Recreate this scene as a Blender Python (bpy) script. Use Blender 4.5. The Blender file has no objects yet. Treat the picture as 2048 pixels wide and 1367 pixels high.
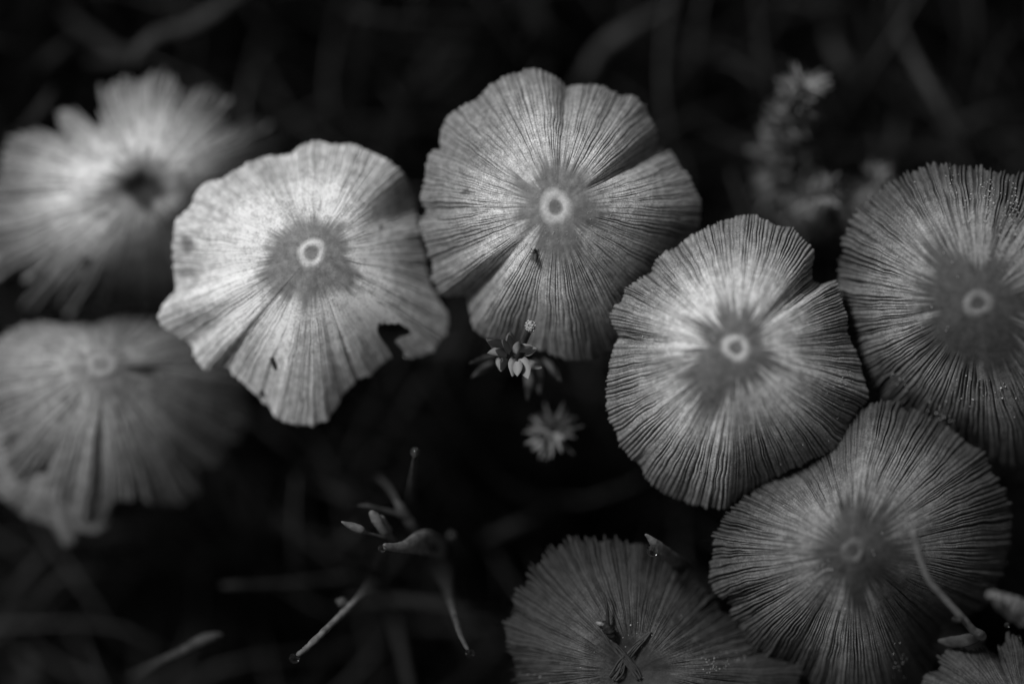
import bpy, math, random
import numpy as np
from mathutils import Vector, Matrix, Quaternion

random.seed(7)
scene = bpy.context.scene
COL = scene.collection

# ------------------------------------------------------------------ camera, sky, sun, exposure
MM = 0.001
FOC = 78.0            # height of the plane of focus above the soil, mm
DIST = 356.0          # lens to plane of focus, mm
PXMM = 16.0           # photo pixels per mm in the plane of focus
SUN_EL, SUN_AZ = 46.0, -42.0      # azimuth from +Y towards +X, degrees

cam_data = bpy.data.cameras.new('camera')
cam = bpy.data.objects.new('camera', cam_data)
COL.objects.link(cam)
cam.location = (0, 0, (FOC + DIST) * MM)
cam.rotation_euler = (0, 0, 0)
cam_data.sensor_width = 36.0
cam_data.lens = 36.0 * DIST * PXMM / 2048.0
cam_data.clip_start = 0.01
cam_data.clip_end = 200.0
cam_data.dof.use_dof = True
cam_data.dof.focus_distance = (DIST + 1.2) * MM
cam_data.dof.aperture_fstop = 3.1
scene.camera = cam

world = bpy.data.worlds.new('World')
scene.world = world
world.use_nodes = True
wn, wl = world.node_tree.nodes, world.node_tree.links
wn.clear()
sky = wn.new('ShaderNodeTexSky'); sky.sky_type = 'NISHITA'; sky.sun_disc = False
sky.sun_elevation = math.radians(SUN_EL); sky.sun_rotation = math.radians(SUN_AZ)
bw = wn.new('ShaderNodeRGBToBW')              # a black and white photograph: neutral light
bg = wn.new('ShaderNodeBackground'); bg.inputs['Strength'].default_value = 0.05
wo = wn.new('ShaderNodeOutputWorld')
wl.new(sky.outputs[0], bw.inputs[0]); wl.new(bw.outputs[0], bg.inputs[0]); wl.new(bg.outputs[0], wo.inputs[0])

sd = bpy.data.lights.new('sun', 'SUN'); sd.energy = 3.2; sd.angle = math.radians(11)
sun = bpy.data.objects.new('sun', sd); COL.objects.link(sun)
e, a = math.radians(SUN_EL), math.radians(SUN_AZ)
sdir = Vector((math.sin(a) * math.cos(e), math.cos(a) * math.cos(e), math.sin(e)))
sun.rotation_euler = sdir.to_track_quat('Z', 'Y').to_euler()
sun.location = sdir * 2

scene.view_settings.view_transform = 'Standard'
scene.view_settings.look = 'None'
scene.view_settings.exposure = -0.35
scene.view_settings.gamma = 1.0

# ------------------------------------------------------------------ helpers
def P(px, py, z=0.0):
    """photo pixel and height relative to the plane of focus (mm) -> world point in metres"""
    k = (DIST - z) / DIST / PXMM
    return Vector(((px - 1024.0) * k * MM, (683.5 - py) * k * MM, (FOC + z) * MM))

def tag(o, label=None, cat=None, group=None, kind=None):
    if label: o['label'] = label
    if cat: o['category'] = cat
    if group: o['group'] = group
    if kind: o['kind'] = kind
    return o

def empty(name, loc):
    o = bpy.data.objects.new(name, None); COL.objects.link(o)
    o.empty_display_size = 0.005
    o.location = loc
    return o

def link(name, me, mat, parent=None, loc=None):
    o = bpy.data.objects.new(name, me); COL.objects.link(o)
    if mat is not None and len(me.materials) == 0: me.materials.append(mat)
    if parent is not None: o.parent = parent
    if loc is not None: o.location = loc
    return o

def mesh(name, verts, faces, smooth=True):
    me = bpy.data.meshes.new(name)
    me.from_pydata([tuple(v) for v in verts], [], faces)
    if smooth: me.polygons.foreach_set('use_smooth', [True] * len(me.polygons))
    me.update()
    return me

def np_mesh(name, V, quads, tris=None):
    """fast mesh from numpy arrays"""
    me = bpy.data.meshes.new(name)
    nq = len(quads); nt = 0 if tris is None else len(tris)
    me.vertices.add(len(V)); me.vertices.foreach_set('co', V.astype(np.float32).ravel())
    loops = quads.astype(np.int32).ravel()
    starts = np.arange(nq) * 4
    if nt:
        loops = np.concatenate([loops, tris.astype(np.int32).ravel()])
        starts = np.concatenate([starts, nq * 4 + np.arange(nt) * 3])
    me.loops.add(len(loops)); me.loops.foreach_set('vertex_index', loops)
    me.polygons.add(nq + nt); me.polygons.foreach_set('loop_start', starts.astype(np.int32))
    me.polygons.foreach_set('use_smooth', np.ones(nq + nt, dtype=bool))
    me.update(calc_edges=True); me.validate()
    return me

def frame(t):
    t = t.normalized()
    up = Vector((0, 0, 1)) if abs(t.z) < 0.9 else Vector((1, 0, 0))
    n = t.cross(up).normalized()
    return n, n.cross(t).normalized()

def spline(pts, n):
    """Catmull-Rom through (vector, radius) points"""
    out = []
    m = len(pts)
    for i in range(m - 1):
        p0 = pts[max(i - 1, 0)]; p1 = pts[i]; p2 = pts[i + 1]; p3 = pts[min(i + 2, m - 1)]
        for k in range(n):
            t = k / n
            f = lambda a, b, c, d: 0.5 * ((2 * b) + (c - a) * t + (2 * a - 5 * b + 4 * c - d) * t * t + (3 * b - a - 3 * c + d) * t ** 3)
            out.append((f(p0[0], p1[0], p2[0], p3[0]), max(1e-6, f(p0[1], p1[1], p2[1], p3[1]))))
    out.append(pts[-1])
    return out

def tube_data(pts, seg=8, sub=5, flat=1.0, rough=0.0, rng=None, round_end=True):
    """pts: [(Vector, radius m)] -> verts, faces of a closed tapered tube"""
    path = spline(pts, sub)
    if round_end:
        p, r = path[-1]; d = (path[-1][0] - path[-2][0]).normalized()
        path = path[:-1] + [(p, r), (p + d * r * .6, r * .75), (p + d * r * .95, r * .3)]
    V, F = [], []
    nprev = None
    for i, (p, r) in enumerate(path):
        t = path[min(i + 1, len(path) - 1)][0] - path[max(i - 1, 0)][0]
        if nprev is None: n, b = frame(t)
        else:
            t.normalize(); n = (nprev - t * nprev.dot(t)).normalized(); b = n.cross(t)
        nprev = n
        for k in range(seg):
            an = 2 * math.pi * k / seg
            rr = r * (1 + (rng.uniform(-rough, rough) if rng else 0))
            V.append(p + n * math.cos(an) * rr + b * math.sin(an) * rr * flat)
    m = len(path)
    for i in range(m - 1):
        for k in range(seg):
            a0 = i * seg + k; a1 = i * seg + (k + 1) % seg
            F.append((a0, a1, a1 + seg, a0 + seg))
    F.append(tuple(range(seg))[::-1]); F.append(tuple((m - 1) * seg + k for k in range(seg)))
    return V, F

def tube(name, pts, mat, parent=None, base=None, **kw):
    V, F = tube_data(pts, **kw)
    off = base if base is not None else (Vector((0, 0, 0)))
    return link(name, mesh(name, [v - off for v in V], F), mat, parent)

def pxtube(pts):
    """[(px, py, z, radius in photo px)] -> [(Vector, radius m)]"""
    return [(P(x, y, z), r / PXMM * MM) for x, y, z, r in pts]

def smooth(a, b, x):
    t = np.clip((x - a) / (b - a + 1e-9), 0, 1); return t * t * (3 - 2 * t)

def vnoise(u, v, nu, seed, nv=97):
    """value noise, periodic in u (0..1), lattice nu; v in lattice units"""
    L = np.random.RandomState(seed).uniform(-1, 1, (nu, nv))
    x = (u % 1.0) * nu; x0 = np.floor(x).astype(int); fx = x - x0; fx = fx * fx * (3 - 2 * fx)
    y0 = np.floor(v).astype(int); fy = v - y0; fy = fy * fy * (3 - 2 * fy)
    a = L[x0 % nu, y0 % nv]; b = L[(x0 + 1) % nu, y0 % nv]
    c = L[x0 % nu, (y0 + 1) % nv]; d = L[(x0 + 1) % nu, (y0 + 1) % nv]
    return (a * (1 - fx) + b * fx) * (1 - fy) + (c * (1 - fx) + d * fx) * fy

def inside(px, py, poly):
    r = np.zeros(px.shape, bool); n = len(poly); j = n - 1
    for i in range(n):
        xi, yi = poly[i]; xj, yj = poly[j]
        c = ((yi > py) != (yj > py)) & (px < (xj - xi) * (py - yi) / (yj - yi + 1e-9) + xi)
        r ^= c; j = i
    return r

# ------------------------------------------------------------------ materials
def mat(name, col=0.2, rough=0.7, spec=0.3, noise=None, bump=None, trans=0.0, ior=1.33, sheen=0.0):
    m = bpy.data.materials.new(name); m.use_nodes = True
    nt = m.node_tree; b = nt.nodes['Principled BSDF']
    b.inputs['Base Color'].default_value = (col, col, col, 1)
    b.inputs['Roughness'].default_value = rough
    b.inputs['Specular IOR Level'].default_value = spec
    b.inputs['Transmission Weight'].default_value = trans
    b.inputs['IOR'].default_value = ior
    tc = nt.nodes.new('ShaderNodeTexCoord')
    if noise:
        sc, lo, hi = noise
        n = nt.nodes.new('ShaderNodeTexNoise'); n.inputs['Scale'].default_value = sc; n.inputs['Detail'].default_value = 4
        r = nt.nodes.new('ShaderNodeMapRange')
        r.inputs['From Min'].default_value = .3; r.inputs['From Max'].default_value = .7
        r.inputs['To Min'].default_value = lo; r.inputs['To Max'].default_value = hi
        nt.links.new(tc.outputs['Object'], n.inputs['Vector'])
        nt.links.new(n.outputs[0], r.inputs['Value']); nt.links.new(r.outputs[0], b.inputs['Base Color'])
    if bump:
        sc, st, d = bump
        n2 = nt.nodes.new('ShaderNodeTexNoise'); n2.inputs['Scale'].default_value = sc; n2.inputs['Detail'].default_value = 3
        bp = nt.nodes.new('ShaderNodeBump'); bp.inputs['Strength'].default_value = st; bp.inputs['Distance'].default_value = d
        nt.links.new(tc.outputs['Object'], n2.inputs['Vector'])
        nt.links.new(n2.outputs[0], bp.inputs['Height']); nt.links.new(bp.outputs[0], b.inputs['Normal'])
    return m

def cap_material():
    m = bpy.data.materials.new('cap_skin'); m.use_nodes = True
    nt = m.node_tree; N, L = nt.nodes, nt.links; b = N['Principled BSDF']
    at = N.new('ShaderNodeAttribute'); at.attribute_name = 'tone'
    gr = N.new('ShaderNodeAttribute'); gr.attribute_name = 'powder'
    tc = N.new('ShaderNodeTexCoord')
    n1 = N.new('ShaderNodeTexNoise'); n1.inputs['Scale'].default_value = 4200; n1.inputs['Detail'].default_value = 3; n1.inputs['Roughness'].default_value = .7
    n2 = N.new('ShaderNodeTexNoise'); n2.inputs['Scale'].default_value = 1000; n2.inputs['Detail'].default_value = 4
    for n in (n1, n2): L.new(tc.outputs['Object'], n.inputs['Vector'])
    r1 = N.new('ShaderNodeMapRange'); r1.inputs['From Min'].default_value = .33; r1.inputs['From Max'].default_value = .67
    r1.inputs['To Min'].default_value = .55; r1.inputs['To Max'].default_value = 1.45
    L.new(n1.outputs[0], r1.inputs['Value'])
    mixg = N.new('ShaderNodeMix'); mixg.data_type = 'FLOAT'; mixg.inputs[2].default_value = 1.0
    L.new(gr.outputs['Fac'], mixg.inputs[0]); L.new(r1.outputs[0], mixg.inputs[3])
    r2 = N.new('ShaderNodeMapRange'); r2.inputs['From Min'].default_value = .35; r2.inputs['From Max'].default_value = .65
    r2.inputs['To Min'].default_value = .8; r2.inputs['To Max'].default_value = 1.2
    L.new(n2.outputs[0], r2.inputs['Value'])
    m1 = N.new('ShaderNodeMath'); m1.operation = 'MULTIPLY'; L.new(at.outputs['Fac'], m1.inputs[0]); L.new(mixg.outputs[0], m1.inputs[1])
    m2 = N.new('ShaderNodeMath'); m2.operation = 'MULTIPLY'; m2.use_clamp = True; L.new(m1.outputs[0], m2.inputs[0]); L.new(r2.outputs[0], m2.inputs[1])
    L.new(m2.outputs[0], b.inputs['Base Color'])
    bp = N.new('ShaderNodeBump'); bp.inputs['Strength'].default_value = .55; bp.inputs['Distance'].default_value = 0.00012
    L.new(n1.outputs[0], bp.inputs['Height']); L.new(bp.outputs[0], b.inputs['Normal'])
    b.inputs['Roughness'].default_value = .62; b.inputs['Specular IOR Level'].default_value = .22
    return m

M = dict(
    cap=cap_material(),
    gill=mat('gill_flesh', noise=(900, .05, .11), rough=.85),
    stem=mat('stem_flesh', noise=(500, .25, .4), rough=.6, bump=(1500, .3, .0001)),
    soil=mat('wet_soil', noise=(160, .004, .01), rough=.95, spec=.08, bump=(400, .6, .002)),
    moss=mat('dark_moss', noise=(120, .004, .014), rough=.9, spec=.05),
    tangle=mat('fallen_grass', noise=(60, .015, .10), rough=.7, spec=.2),
    leaf=mat('moss_leaf', noise=(900, .18, .42), rough=.5, spec=.35, bump=(2500, .25, .0001)),
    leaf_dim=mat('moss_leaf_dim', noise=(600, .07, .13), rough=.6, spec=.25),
    bud=mat('pale_bud', noise=(1800, .12, .3), rough=.5, spec=.4, bump=(3000, .4, .0001)),
    stalk=mat('plant_stalk', noise=(800, .03, .08), rough=.6, spec=.3, bump=(3000, .3, .0001)),
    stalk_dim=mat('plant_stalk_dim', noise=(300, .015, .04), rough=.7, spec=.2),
    straw=mat('dry_straw', noise=(900, .09, .21), rough=.6, spec=.3, bump=(2500, .4, .0001)),
    straw_dark=mat('withered_fibre', noise=(900, .035, .1), rough=.6, spec=.3, bump=(2500, .4, .0001)),
    dark=mat('dark_husk', noise=(1500, .012, .04), rough=.5, spec=.3),
    grain=mat('veil_grain', noise=(3000, .3, .6), rough=.3, spec=.5),
    water=mat('water', 1.0, rough=.0, spec=.5, trans=1.0, ior=1.33),
    chitin=mat('insect_chitin', noise=(4000, .008, .03), rough=.3, spec=.5),
    wing=mat('insect_wing', .25, rough=.2, spec=.5, trans=.55, ior=1.2),
)

# ------------------------------------------------------------------ setting: soil
def make_ground():
    n = 120
    ex = np.concatenate([[-40, -10, -2, -.6], np.linspace(-.22, .22, n), [.6, 2, 10, 40]])
    X, Y = np.meshgrid(ex, ex, indexing='ij')
    k = len(ex)
    u = (X + .25) * 2
    Z = .003 * vnoise(u, (Y + .3) * 60, 41, 5) + .0015 * vnoise(u, (Y + .3) * 150, 120, 6)
    Z[(abs(X) > .3) | (abs(Y) > .3)] = 0
    V = np.stack([X, Y, Z], -1).reshape(-1, 3)
    i, j = np.meshgrid(np.arange(k - 1), np.arange(k - 1), indexing='ij')
    q = np.stack([i * k + j, (i + 1) * k + j, (i + 1) * k + j + 1, i * k + j + 1], -1).reshape(-1, 4)
    tag(link('ground', np_mesh('ground', V, q), M['soil']), kind='structure')
make_ground()

def make_carpet():
    """low dark moss and grass between the stems: nobody could count it"""
    rs = np.random.RandomState(3)
    n = 15000
    x = rs.uniform(-.17, .17, n); y = rs.uniform(-.14, .14, n)
    h = rs.uniform(.006, .02, n)
    tall = rs.rand(n) < .16
    h[tall] = rs.uniform(.02, .042, tall.sum())
    far = (abs(x) > .095) | (abs(y) > .068)
    h[far] *= 1.45
    az = rs.uniform(0, 2 * math.pi, n); lean = rs.uniform(.2, 1.3, n); w = rs.uniform(.0003, .0008, n)
    dx, dy = np.cos(az), np.sin(az); sx, sy = -dy, dx
    V = np.zeros((n, 7, 3))
    for r, (t, wf) in enumerate(((0, .7), (.4, 1.), (.75, .7))):
        bx = x + dx * h * lean * t * t; by = y + dy * h * lean * t * t; bz = h * t * (1 - .18 * lean * t)
        for c, sg in enumerate((-1, 1)):
            V[:, r * 2 + c, 0] = bx + sx * w * wf * sg; V[:, r * 2 + c, 1] = by + sy * w * wf * sg; V[:, r * 2 + c, 2] = bz
    V[:, 6, 0] = x + dx * h * lean; V[:, 6, 1] = y + dy * h * lean; V[:, 6, 2] = h * (1 - .18 * lean)
    V[:, :2, 2] -= .002
    b = np.arange(n)[:, None] * 7
    q = np.concatenate([b + np.array([[0, 1, 3, 2]]), b + np.array([[2, 3, 5, 4]])])
    t = b + np.array([[4, 5, 6]])
    o = link('moss', np_mesh('moss', V.reshape(-1, 3), q, t), M['moss'])
    tag(o, 'dark carpet of moss and grass between the mushroom stems', 'moss', kind='stuff')
make_carpet()

def make_tangle():
    """fine tangle of fallen grass stems lying over the moss: one mass"""
    rng = random.Random(31); VV, FF = [], []
    for i in range(800):
        x, y = rng.uniform(-.12, .12), rng.uniform(-.09, .09)
        az = rng.uniform(0, 2 * math.pi); L_ = rng.uniform(.012, .05); h = rng.uniform(.012, .044)
        d = Vector((math.cos(az), math.sin(az), 0)); sd_ = Vector((-d.y, d.x, 0)) * rng.uniform(-.3, .3) * L_
        p0 = Vector((x, y, -.001)); r = rng.uniform(.00012, .00038)
        q = [(p0, r), (p0 + d * L_ * .3 + sd_ * .5 + Vector((0, 0, h * .8)), r), (p0 + d * L_ * .7 + sd_ + Vector((0, 0, h)), r * .9), (p0 + d * L_ + sd_ * .6 + Vector((0, 0, h * rng.uniform(.5, 1.1))), r * .4)]
        V, F = tube_data(q, seg=5, sub=3, round_end=False)
        b = len(VV); VV += V; FF += [tuple(b + k for k in f) for f in F]
    o = link('grass', mesh('grass', VV, FF), M['tangle'])
    tag(o, 'faint tangle of thin fallen grass stems over the dark moss', 'grass', kind='stuff')
make_tangle()

# ------------------------------------------------------------------ mushrooms
class Cap: pass

def make_mushroom(name, label, centre, outline, za, H, base_tone, ribs=140, prof=1.8, disc=.30, disc_tone=.5,
                  tilt=(0, 0), folds=(), lobe=1.0, seed=1, rows=76, groove=.30, cuts=(), stains=(), dip=None,
                  ring=(14, 27), ring_tone=1.25, boss_off=(0, 0), stem_to=None, notch=6.0, jag=.010, rim_dark=.8, groove_dark=.45,
                  crown=0.0, cat='mushroom', wetness=.55, rim_from=.5, gw=.14, disc_var=.38, even=0):
    rs = np.random.RandomState(seed)
    cx, cy = centre
    pts = np.array(outline, float)
    ang = np.arctan2(cy - pts[:, 1], pts[:, 0] - cx); rad = np.hypot(pts[:, 0] - cx, pts[:, 1] - cy)
    o = np.argsort(ang); ang, rad = ang[o], rad[o]
    ag = np.linspace(-math.pi, math.pi, 1441)[:-1]
    rg = np.interp(ag, np.concatenate([ang - 2 * math.pi, ang, ang + 2 * math.pi]), np.tile(rad, 3))
    ker = np.exp(-.5 * (np.arange(-8, 9) / 3.0) ** 2); ker /= ker.sum()
    rg = np.convolve(np.concatenate([rg[-8:], rg, rg[:8]]), ker, 'valid')
    Rm = float(rg.mean())
    def Rfun(th): return np.interp((th + math.pi) % (2 * math.pi) - math.pi, np.append(ag, math.pi), np.append(rg, rg[0]))
    if even:      # torn margins: the height follows the whole cap, not each torn lobe
        kw = np.exp(-.5 * (np.arange(-200, 201) / even) ** 2); kw /= kw.sum()
        rsm = np.convolve(np.concatenate([rg[-200:], rg, rg[:200]]), kw, 'valid')
    else: rsm = rg
    def even_s(th, s): return s * Rfun(th) / np.interp((th + math.pi) % (2 * math.pi) - math.pi, np.append(ag, math.pi), np.append(rsm, rsm[0]))
    tilt = np.array(tilt)
    def zfun(th, s):
        rmm = s * Rfun(th) / PXMM
        s = even_s(th, s)
        z = za - H * s ** prof + tilt[0] * rmm * np.cos(th) + tilt[1] * rmm * np.sin(th)
        z = z + crown * np.exp(-((s - .38) / .2) ** 2)
        z = z + lobe * s ** 2.2 * vnoise(th / (2 * math.pi), np.zeros_like(th) + .5, 13, seed + 50)
        z = z + .35 * lobe * s ** 1.5 * vnoise(th / (2 * math.pi), s * 2, 31, seed + 51)
        for fa, fw, fd, f0 in folds:
            d = (np.degrees(th) - fa + 180) % 360 - 180
            z = z - fd * np.exp(-(d / fw) ** 2) * (smooth(f0, min(1.0, f0 + .5), s) if fw < 25 else np.clip((s - f0) / (1 - f0), 0, 2) ** 1.35)  # wide folds droop a cap side away from the sun, shaped to darken it
        if dip: z = z - dip[1] * np.exp(-(s / dip[0]) ** 2)
        return z
    # columns follow the ribs: six per rib
    N = ribs
    g0 = 2 * math.pi * (np.arange(N) + rs.uniform(-.38, .38, N)) / N
    sp = np.diff(np.append(g0, g0[0] + 2 * math.pi))
    fr = np.array([0, gw, gw + .16, .5, .84 - gw, 1 - gw]); hh = np.array([0, .86 - gw, .95, 1, .95, .86 - gw])
    th0 = (g0[:, None] + sp[:, None] * fr[None]).ravel()
    hcol = np.tile(hh, N)
    left = np.repeat(np.arange(N), 6); near = np.where(np.tile(fr, N) <= .5, left, (left + 1) % N)
    depth = rs.uniform(.3, 1.25, N); depth[rs.rand(N) < .25] *= .4
    start = disc * rs.uniform(.78, 1.05, N) + np.where(rs.rand(N) < .35, rs.uniform(0, .25, N), 0)
    ribh = rs.uniform(-.3, .3, N); ribtone = rs.uniform(.88, 1.1, N); ribjag = rs.uniform(-1, 1, N)
    NC = N * 6
    s1 = 1 - (1 - np.linspace(0.04, 1, rows)) ** 1.15
    S, TH = np.meshgrid(s1, th0, indexing='ij')
    w = 2 * math.pi / N
    TH = TH + w * (.5 * vnoise(TH / (2 * math.pi), S * 4, 37, seed + 1) + .24 * vnoise(TH / (2 * math.pi), S * 16, N // 2, seed + 2)) * smooth(.05, .4, S)
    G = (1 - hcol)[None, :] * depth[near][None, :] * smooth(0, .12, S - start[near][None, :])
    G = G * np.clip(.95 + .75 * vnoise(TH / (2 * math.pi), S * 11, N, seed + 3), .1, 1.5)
    Rr = Rfun(TH)
    edge = smooth(.7, 1, S)
    Rr = Rr * (1 + jag * ribjag[left][None, :] * (hcol)[None, :] * edge) - notch * (1 - hcol)[None, :] * depth[near][None, :] * edge - .35 * notch * rs.uniform(0, 1, NC)[None, :] * edge
    r = S * Rr
    PX, PY = cx + r * np.cos(TH), cy - r * np.sin(TH)
    Z = zfun(TH, S) + .12 * ribh[left][None, :] * hcol[None, :] * smooth(disc, disc + .3, S)
    def world(px, py, z):
        k = (DIST - z) / DIST / PXMM
        return np.stack([(px - 1024) * k, (683.5 - py) * k, FOC + z], -1)
    W = world(PX, PY, Z)
    dr = np.gradient(W, axis=0); dt = np.roll(W, -3, 1) - np.roll(W, 3, 1)
    nrm = np.cross(dr, dt); nrm /= np.linalg.norm(nrm, axis=-1, keepdims=True) + 1e-9
    nrm[nrm[..., 2] < 0] *= -1
    W = W - nrm * (groove * G * (.6 + .4 * S))[..., None]
    # albedo: pale skin, darker smooth disc with ragged edge, dusty ribs, grooves where the thin flesh shows the gills
    u = TH / (2 * math.pi)
    dedge = disc * (1 + disc_var * vnoise(u, S * 0 + .3, 17, seed + 7) + .6 * min(disc_var, .38) * rs.uniform(-1, 1, N)[left][None, :])
    dm = 1 - smooth(dedge * .76, dedge * 1.18, S)
    skin = (1 + .16 * np.exp(-((S - disc * 1.5) / .16) ** 2)) * (1 - (1 - rim_dark) * smooth(rim_from, 1, even_s(TH, S)))  # margin tone: thin flesh over gills, plus painted shade of the steep rim
    skin = skin * (1 + (ribtone[left] - 1)[None, :] * smooth(disc, disc + .2, S))
    skin = skin * (1 + .10 * vnoise(u, S * 7, 23, seed + 8) + .09 * vnoise(u, S * 5, N, seed + 9) + .13 * vnoise(u, S * 18, 3 * N, seed + 10))
    wet = np.clip(vnoise(u, S * 1.2, 15, seed + 21), 0, 1) * np.exp(-((S - disc * 1.35) / (disc * .9)) ** 2) + .6 * np.clip(vnoise(u, S * 1.5, 9, seed + 22), 0, 1) * smooth(.5, .95, S)
    skin = skin * (1 - wetness * wet)
    dsk = disc_tone * (1 + .14 * vnoise(u, S * 2, 29, seed + 11) + .08 * vnoise(u, S * 4, 60, seed + 12))
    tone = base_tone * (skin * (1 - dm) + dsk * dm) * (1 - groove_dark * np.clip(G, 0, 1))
    for sx_, sy_, rx, ry, am in stains:
        qx = (PX - sx_) / rx; qy = (PY - sy_) / ry
        wob = 1 + .35 * vnoise(np.arctan2(qy, qx) / (2 * math.pi), qx * 0 + .2, 9, int(sx_) % 97)
        tone = tone * (1 - am * (1 - smooth(.55, 1.25, np.hypot(qx, qy) / wob)))
    powd = np.clip(.35 + .65 * (1 - dm), 0, 1)
    # rolled lip gives the margin its thickness
    lip1 = world(cx + (r[-1] * .998) * np.cos(TH[-1]), cy - (r[-1] * .998) * np.sin(TH[-1]), Z[-1] - .16)
    lip2 = world(cx + (r[-1] * .975) * np.cos(TH[-1]), cy - (r[-1] * .975) * np.sin(TH[-1]), Z[-1] - .38)
    W = np.concatenate([W, lip1[None], lip2[None]]); tone = np.concatenate([tone, tone[-1:] * .9, tone[-1:] * .8]); powd = np.concatenate([powd, powd[-1:], powd[-1:]])
    PXe = np.concatenate([PX, PX[-1:], PX[-1:]]); PYe = np.concatenate([PY, PY[-1:], PY[-1:]])
    NR = rows + 2
    zc = float(zfun(np.array([0.0]), np.array([0.0]))[0])
    apex = np.array(world(np.array(float(cx)), np.array(float(cy)), np.array(zc)))
    V = np.concatenate([W.reshape(-1, 3), apex[None]])
    I, J = np.meshgrid(np.arange(NR - 1), np.arange(NC), indexing='ij')
    J2 = (J + 1) % NC
    Q = np.stack([I * NC + J, (I + 1) * NC + J, (I + 1) * NC + J2, I * NC + J2], -1).reshape(-1, 4)
    fx = PXe.reshape(-1)[Q].mean(1); fy = PYe.reshape(-1)[Q].mean(1)
    keep = np.ones(len(Q), bool)
    for poly in cuts: keep &= ~inside(fx, fy, poly)
    Q = Q[keep]
    jj = np.arange(NC)
    T = np.stack([np.full(NC, NR * NC), jj, (jj + 1) % NC], -1)
    # thing
    top = Vector(apex) * MM
    sx, sy = stem_to if stem_to else (0, 0)
    base = Vector((top.x + sx * MM, top.y + sy * MM, -.001))
    root = empty(name, base)
    tag(root, label, cat, 'cluster of ribbed mushrooms')
    bvec = np.array(base)
    me = np_mesh('cap', V * MM - bvec, Q, T)
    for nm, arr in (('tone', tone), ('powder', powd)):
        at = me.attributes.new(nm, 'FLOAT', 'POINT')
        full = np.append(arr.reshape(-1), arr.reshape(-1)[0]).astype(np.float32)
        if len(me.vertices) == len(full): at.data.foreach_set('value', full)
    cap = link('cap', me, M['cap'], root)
    # gills: pleated underside from stem to margin
    ng = 120
    gs = np.array([.1, .4, .7, .9, .96]); gd = np.array([1.2, 2.4, 2.2, 1.2, .5])
    gth = np.arange(ng * 2) * math.pi / ng
    GS, GT = np.meshgrid(gs, gth, indexing='ij')
    gz = zfun(GT, GS) - .45
    low = (np.arange(ng * 2) % 2)[None, :] * gd[:, None]
    gr_ = GS * (Rfun(GT) - notch * 1.2)
    GW = world(cx + gr_ * np.cos(GT), cy - gr_ * np.sin(GT), gz - low)
    k = ng * 2
    I, J = np.meshgrid(np.arange(4), np.arange(k), indexing='ij'); J2 = (J + 1) % k
    GQ = np.stack([I * k + J, I * k + J2, (I + 1) * k + J2, (I + 1) * k + J], -1).reshape(-1, 4)
    gpx = (cx + gr_ * np.cos(GT)).reshape(-1)[GQ].mean(1); gpy = (cy - gr_ * np.sin(GT)).reshape(-1)[GQ].mean(1)
    gk = np.ones(len(GQ), bool)
    for poly in cuts:
        pc = np.mean(np.array(poly), 0); big = [tuple(pc + (np.array(p) - pc) * 1.5) for p in poly]
        gk &= ~inside(gpx, gpy, big)
    link('gills', np_mesh('gills', GW.reshape(-1, 3) * MM - bvec, GQ[gk]), M['gill'], root)
    # stem
    mid = (top + base) / 2 + Vector((rs.uniform(-2, 2), rs.uniform(-2, 2), 0)) * MM
    sp_ = [(base - base, .0017), (mid - base, .0014), (top - base - Vector((0, 0, .0008 + (dip[1] * MM if dip else 0))), .0013)]
    V_, F_ = tube_data(sp_, seg=12, sub=8, round_end=False)
    link('stem', mesh('stem', V_, F_), M['stem'], root)
    # central boss: a pale raised ring round a little pit
    if ring:
        ri, ro = ring
        prof_ = [(0.0, -.45), (ri * .3, -.43), (ri * .55, -.3), (ri * .8, -.05), (ri, .18), ((ri + ro) / 2, .34), (ro * .92, .26), (ro * 1.04, .08), (ro * 1.2, -.12), (ro * 1.4, -.34)]
        nb = 40; V_ = []; tn = []
        for (rr, hz) in prof_:
            for q_ in range(nb):
                an = 2 * math.pi * q_ / nb
                wv = 1 + .07 * math.sin(2 * an + seed) + .04 * math.sin(3 * an + seed * 2) + .012 * math.sin(5 * an + seed)
                pr = rr * wv
                thv = np.array([an]); sv = np.array([pr / float(Rfun(thv)[0])])
                zz = float(zfun(thv, sv)[0]) + hz * .38 + .08
                V_.append(P(cx + boss_off[0] + pr * math.cos(an), cy + boss_off[1] - pr * math.sin(an), zz) - base)
                tn.append(base_tone * float(np.interp(rr, [0, ri * .5, ri * .8, ri * 1.02, ro * .95, ro * 1.1, ro * 1.3], [.6 * disc_tone + .05, .8 * disc_tone + .1, disc_tone + .15, ring_tone, ring_tone, (ring_tone + disc_tone) * .5, disc_tone])))
        F_ = [(i * nb + q_, i * nb + (q_ + 1) % nb, (i + 1) * nb + (q_ + 1) % nb, (i + 1) * nb + q_) for i in range(len(prof_) - 1) for q_ in range(nb)]
        bm_ = mesh('boss', V_, F_)
        at = bm_.attributes.new('tone', 'FLOAT', 'POINT'); at.data.foreach_set('value', tn)
        at = bm_.attributes.new('powder', 'FLOAT', 'POINT'); at.data.foreach_set('value', [.4] * len(tn))
        link('central_boss', bm_, M['cap'], cap)
    c = Cap(); c.root = root; c.base = base
    def height(px, py):
        th = np.array([math.atan2(cy - py, px - cx)]); s = np.array([math.hypot(px - cx, py - cy)]) / Rfun(th)
        return float(zfun(th, np.minimum(s, 1.0))[0])
    c.z = height
    c.s = lambda px, py: math.hypot(px - cx, py - cy) / float(Rfun(np.array([math.atan2(cy - py, px - cx)]))[0])
    return c

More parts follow.
